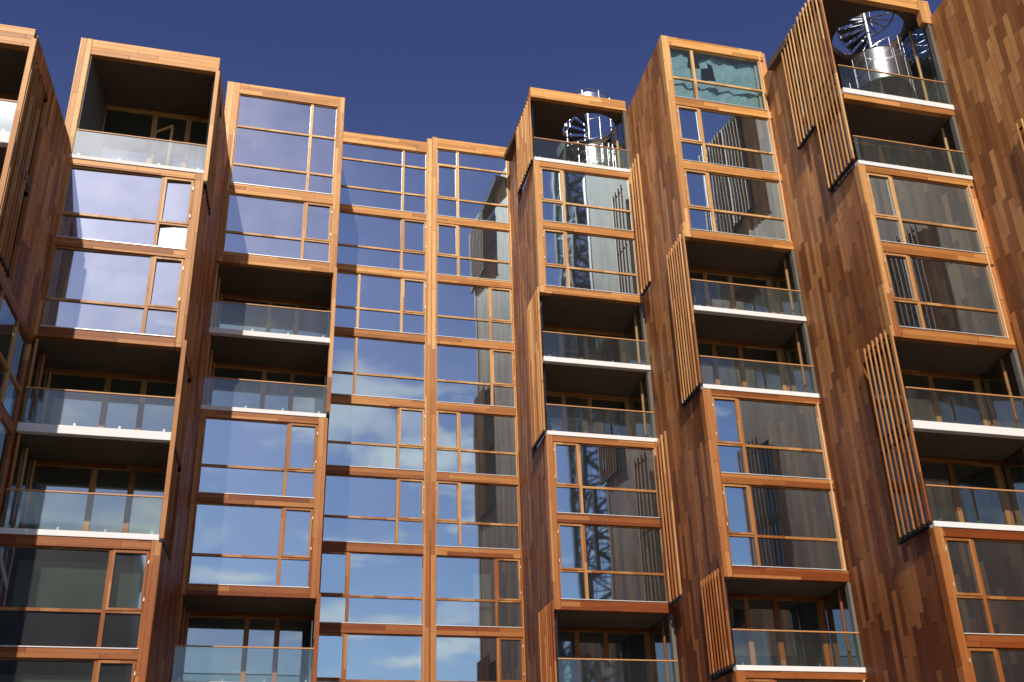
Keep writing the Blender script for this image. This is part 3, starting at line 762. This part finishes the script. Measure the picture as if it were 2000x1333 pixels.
# ------------------------------------------------------------------ furniture glimpsed behind the central panes
def chair(x, y, z, label):
    r = thing('chair', (x, y, z), label, 'chair', 'chairs glimpsed behind the central windows')
    link('seat', MB().box(x - .24, x + .24, y, y + .46, z + .43, z + .47), M['rail'], r, r, .01)
    bk = MB()
    for q in (-.2, -.07, .07, .2): bk.box(x + q - .02, x + q + .02, y + .0, y + .03, z + .47, z + .86)
    bk.box(x - .24, x + .24, y - .005, y + .035, z + .86, z + .95); link('backrest', bk, M['rail'], r, r)
    for sx in (-.21, .21):
        for sy in (.03, .43): link('leg', MB().box(x + sx - .02, x + sx + .02, y + sy - .02, y + sy + .02, z, z + .43), M['rail'], r, r)
chair(9.25, 40.45, 11.76, 'chair standing with its back to the window right of the central post')
chair(5.75, 40.45, 11.76, 'upper chair behind the windows left of the central post')
chair(5.1, 40.45, 8.76, 'lower chair behind the windows left of the central post')
r = thing('storage_cabinet', (9.05, 40.5, 17.76), 'low pale cabinet on the floor behind the window right of the central post', 'cabinet')
link('carcass', MB().box(8.6, 9.5, 40.5, 40.95, 17.76, 18.42), M['white'], r, r, .01)
link('drawer', MB().box(8.63, 9.47, 40.48, 40.498, 18.1, 18.39), M['white'], r, r, .004); link('drawer', MB().box(8.63, 9.47, 40.48, 40.498, 17.8, 18.07), M['white'], r, r, .004)
link('knob', MB().box(9.02, 9.08, 40.455, 40.478, 18.22, 18.27), M['black'], r, r)
tag(link('white_panel', MB().prism([(9.35, 40.42), (10.05, 40.42), (10.05, 40.46), (9.35, 40.46)], 8.76, 10.9), M['white'], loc=(9.7, 40.44, 8.76)), 'tall white board leaning inside the window right of the central post', 'board')

# ------------------------------------------------------------------ tower crane in the courtyard (mirrored in the glass)
def crane():
    c = (21.95, 9.5); root = thing('tower_crane', (c[0], c[1], GZ), 'dark lattice crane mast mirrored in the windows below the roof stair', 'crane')
    m = MB(); h = 1.3; z = GZ; top = 47.
    cs = [(c[0] - h, c[1] - h), (c[0] + h, c[1] - h), (c[0] + h, c[1] + h), (c[0] - h, c[1] + h)]
    for x, y in cs: m.tube((x, y, GZ), (x, y, top), .21, 4)
    zz = GZ; k = 0; st = 1.45
    while zz + st <= top + .01:
        for i in range(4):
            a, b_ = cs[i], cs[(i + 1) % 4]
            if k % 2: a, b_ = b_, a
            m.tube((*a, zz), (*b_, zz + st), .12, 4); m.tube((*b_, zz), (*a, zz + st), .06, 4); m.tube((*cs[i], zz), (*cs[(i + 1) % 4], zz), .05, 4)
        zz += st; k += 1
    link('mast', m, M['black'], root, root)
    l = MB(); lx, ly = c[0] - .3, c[1] + .2
    for s in (-.25, .25): l.tube((lx + s, ly, GZ), (lx + s, ly, top), .03, 4)
    q = GZ
    while q < top: l.tube((lx - .25, ly, q), (lx + .25, ly, q), .018, 4); q += .35
    q = GZ + 3
    while q < top: l.box(c[0] - .75, c[0] + .75, c[1] - .75, c[1] - .1, q, q + .05); q += 5.8
    link('ladder', l, M['black'], root, root)
    cab = MB().box(c[0] - 1.1, c[0] + 1.1, c[1] - 1.1, c[1] + 1.1, top, top + .9); cab.box(c[0] + 1.1, c[0] + 2.5, c[1] - .7, c[1] + .7, top + .2, top + 2.2)
    link('slewing_cab', cab, M['black'], root, root)
    j = MB(); dx, dy = .34, -.94
    def jp(s, o, z): return (c[0] + dx * s - dy * o, c[1] + dy * s + dx * o, z)
    for o, zo in ((-.6, 0), (.6, 0), (0, 1.1)): j.tube(jp(-11, o, top + 1.2 + zo), jp(38, o, top + 1.2 + zo), .07, 4)
    for s in range(-11, 37, 2):
        for o in (-.6, .6): j.tube(jp(s, o, top + 1.2), jp(s + 1, 0, top + 2.3), .04, 4); j.tube(jp(s + 1, 0, top + 2.3), jp(s + 2, o, top + 1.2), .04, 4)
    link('jib', j, M['black'], root, root)
    cw = MB()
    for q in range(3): cw.prism([jp(-10.6 + q * .8, -.9, 0)[:2], jp(-10 + q * .8, -.9, 0)[:2], jp(-10 + q * .8, .9, 0)[:2], jp(-10.6 + q * .8, .9, 0)[:2]], top - .9, top + 1.1)
    link('counterweight', cw, M['concrete'], root, root)
crane()

# building on the other side of the courtyard (mirrored low in the left windows)
def opposite():
    root = thing('opposite_building', (-12, -22, GZ), 'building across the courtyard, mirrored dark in the lower left windows', 'building')
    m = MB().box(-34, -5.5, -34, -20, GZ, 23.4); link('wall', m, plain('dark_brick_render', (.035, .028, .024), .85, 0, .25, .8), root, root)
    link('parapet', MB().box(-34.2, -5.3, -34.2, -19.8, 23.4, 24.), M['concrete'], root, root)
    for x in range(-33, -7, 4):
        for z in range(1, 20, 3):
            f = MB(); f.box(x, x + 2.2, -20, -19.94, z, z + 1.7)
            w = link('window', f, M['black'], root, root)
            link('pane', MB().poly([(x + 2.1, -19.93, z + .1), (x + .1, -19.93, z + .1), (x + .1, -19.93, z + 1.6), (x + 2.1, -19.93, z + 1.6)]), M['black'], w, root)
opposite()

# ------------------------------------------------------------------ ground
g = MB().poly([(-2500, -2500, GZ), (2500, -2500, GZ), (2500, 2500, GZ), (-2500, 2500, GZ)])
tag(link('ground', g, M['paving']), 'grey courtyard paving', 'ground', None, 'structure')

# ------------------------------------------------------------------ light
sun_v = Vector((-.28, -1., .80)).normalized()
sl = bpy.data.lights.new('sun', 'SUN'); sl.energy = 4.5; sl.angle = R(.55); sl.color = (1., .93, .84)
so = bpy.data.objects.new('sun', sl); COL.objects.link(so); so.rotation_euler = sun_v.to_track_quat('Z', 'Y').to_euler(); so.location = (0, 0, 60)
so['kind'] = 'helper'
w = bpy.data.worlds.new('World'); S.world = w; w.use_nodes = True
nt = w.node_tree; nt.nodes.clear(); t = NT(nt)
sky = t.n('ShaderNodeTexSky', sky_type='NISHITA'); sky.sun_disc = False
sky.sun_elevation = math.asin(sun_v.z); sky.sun_rotation = math.atan2(sun_v.x, sun_v.y)
sky.air_density = 1.; sky.dust_density = .45; sky.ozone_density = 2.5; sky.altitude = 100
tc = t.n('ShaderNodeTexCoord'); sp = t.n('ShaderNodeSeparateXYZ'); t.l(tc.outputs['Generated'], sp.inputs[0])
zc = t.math('MAXIMUM', sp.outputs[2], .02)
pv = t.comb(t.math('DIVIDE', sp.outputs[0], zc), t.math('DIVIDE', sp.outputs[1], zc), 0.)
n1 = t.noise(pv, 1.7, 11, .6)
low = t.ramp(sp.outputs[2], [(.02, 1.), (.36, 1.), (.50, .25), (.56, 0.)])
south = t.ramp(t.math('ADD', t.math('MULTIPLY', sp.outputs[1], -.5), .5), [(.5, 0.), (.7, 1.)])
cm = t.math('MULTIPLY', t.math('MULTIPLY', t.ramp(n1, [(.52, 0.), (.62, 1.)]), low), south)
skc = t.mix(1., sky.outputs[0], t.ramp(sp.outputs[2], [(.1, (1.35, 1.25, 1.25)), (.38, (1.25, 1.05, 1.18)), (.66, (.70, .65, 1.03))]), 'MULTIPLY')
cc = t.mix(cm, skc, (13., 11.8, 11.6))
bg = t.n('ShaderNodeBackground'); t.l(cc, bg.inputs[0]); bg.inputs[1].default_value = .08
o = t.n('ShaderNodeOutputWorld'); t.l(bg.outputs[0], o.inputs[0])

# ------------------------------------------------------------------ camera
ya, pi_, ro, f = R(15.48878), R(26.70943), R(-1.83515), 2132.09
F = Vector((math.sin(ya) * math.cos(pi_), math.cos(ya) * math.cos(pi_), math.sin(pi_)))
Rr = Vector((math.cos(ya), -math.sin(ya), 0)); U = Rr.cross(F)
R2 = math.cos(ro) * Rr + math.sin(ro) * U; U2 = -math.sin(ro) * Rr + math.cos(ro) * U
cam = bpy.data.cameras.new('camera'); cam.sensor_width = 36; cam.lens = 36 * f / 2000; cam.clip_end = 6000; cam.clip_start = .1
co = bpy.data.objects.new('camera', cam); COL.objects.link(co)
co.matrix_world = Matrix(((R2.x, U2.x, -F.x, 0), (R2.y, U2.y, -F.y, 0), (R2.z, U2.z, -F.z, 0), (0, 0, 0, 1)))
S.camera = co
S.view_settings.view_transform = 'Standard'; S.view_settings.look = 'None'; S.view_settings.exposure = 0; S.view_settings.gamma = 1
cy = S.cycles
cy.max_bounces = 10; cy.diffuse_bounces = 4; cy.glossy_bounces = 5; cy.transparent_max_bounces = 16; cy.transmission_bounces = 6
cy.caustics_reflective = True; cy.blur_glossy = .09; cy.sample_clamp_indirect = 25.
cy.use_denoising = True
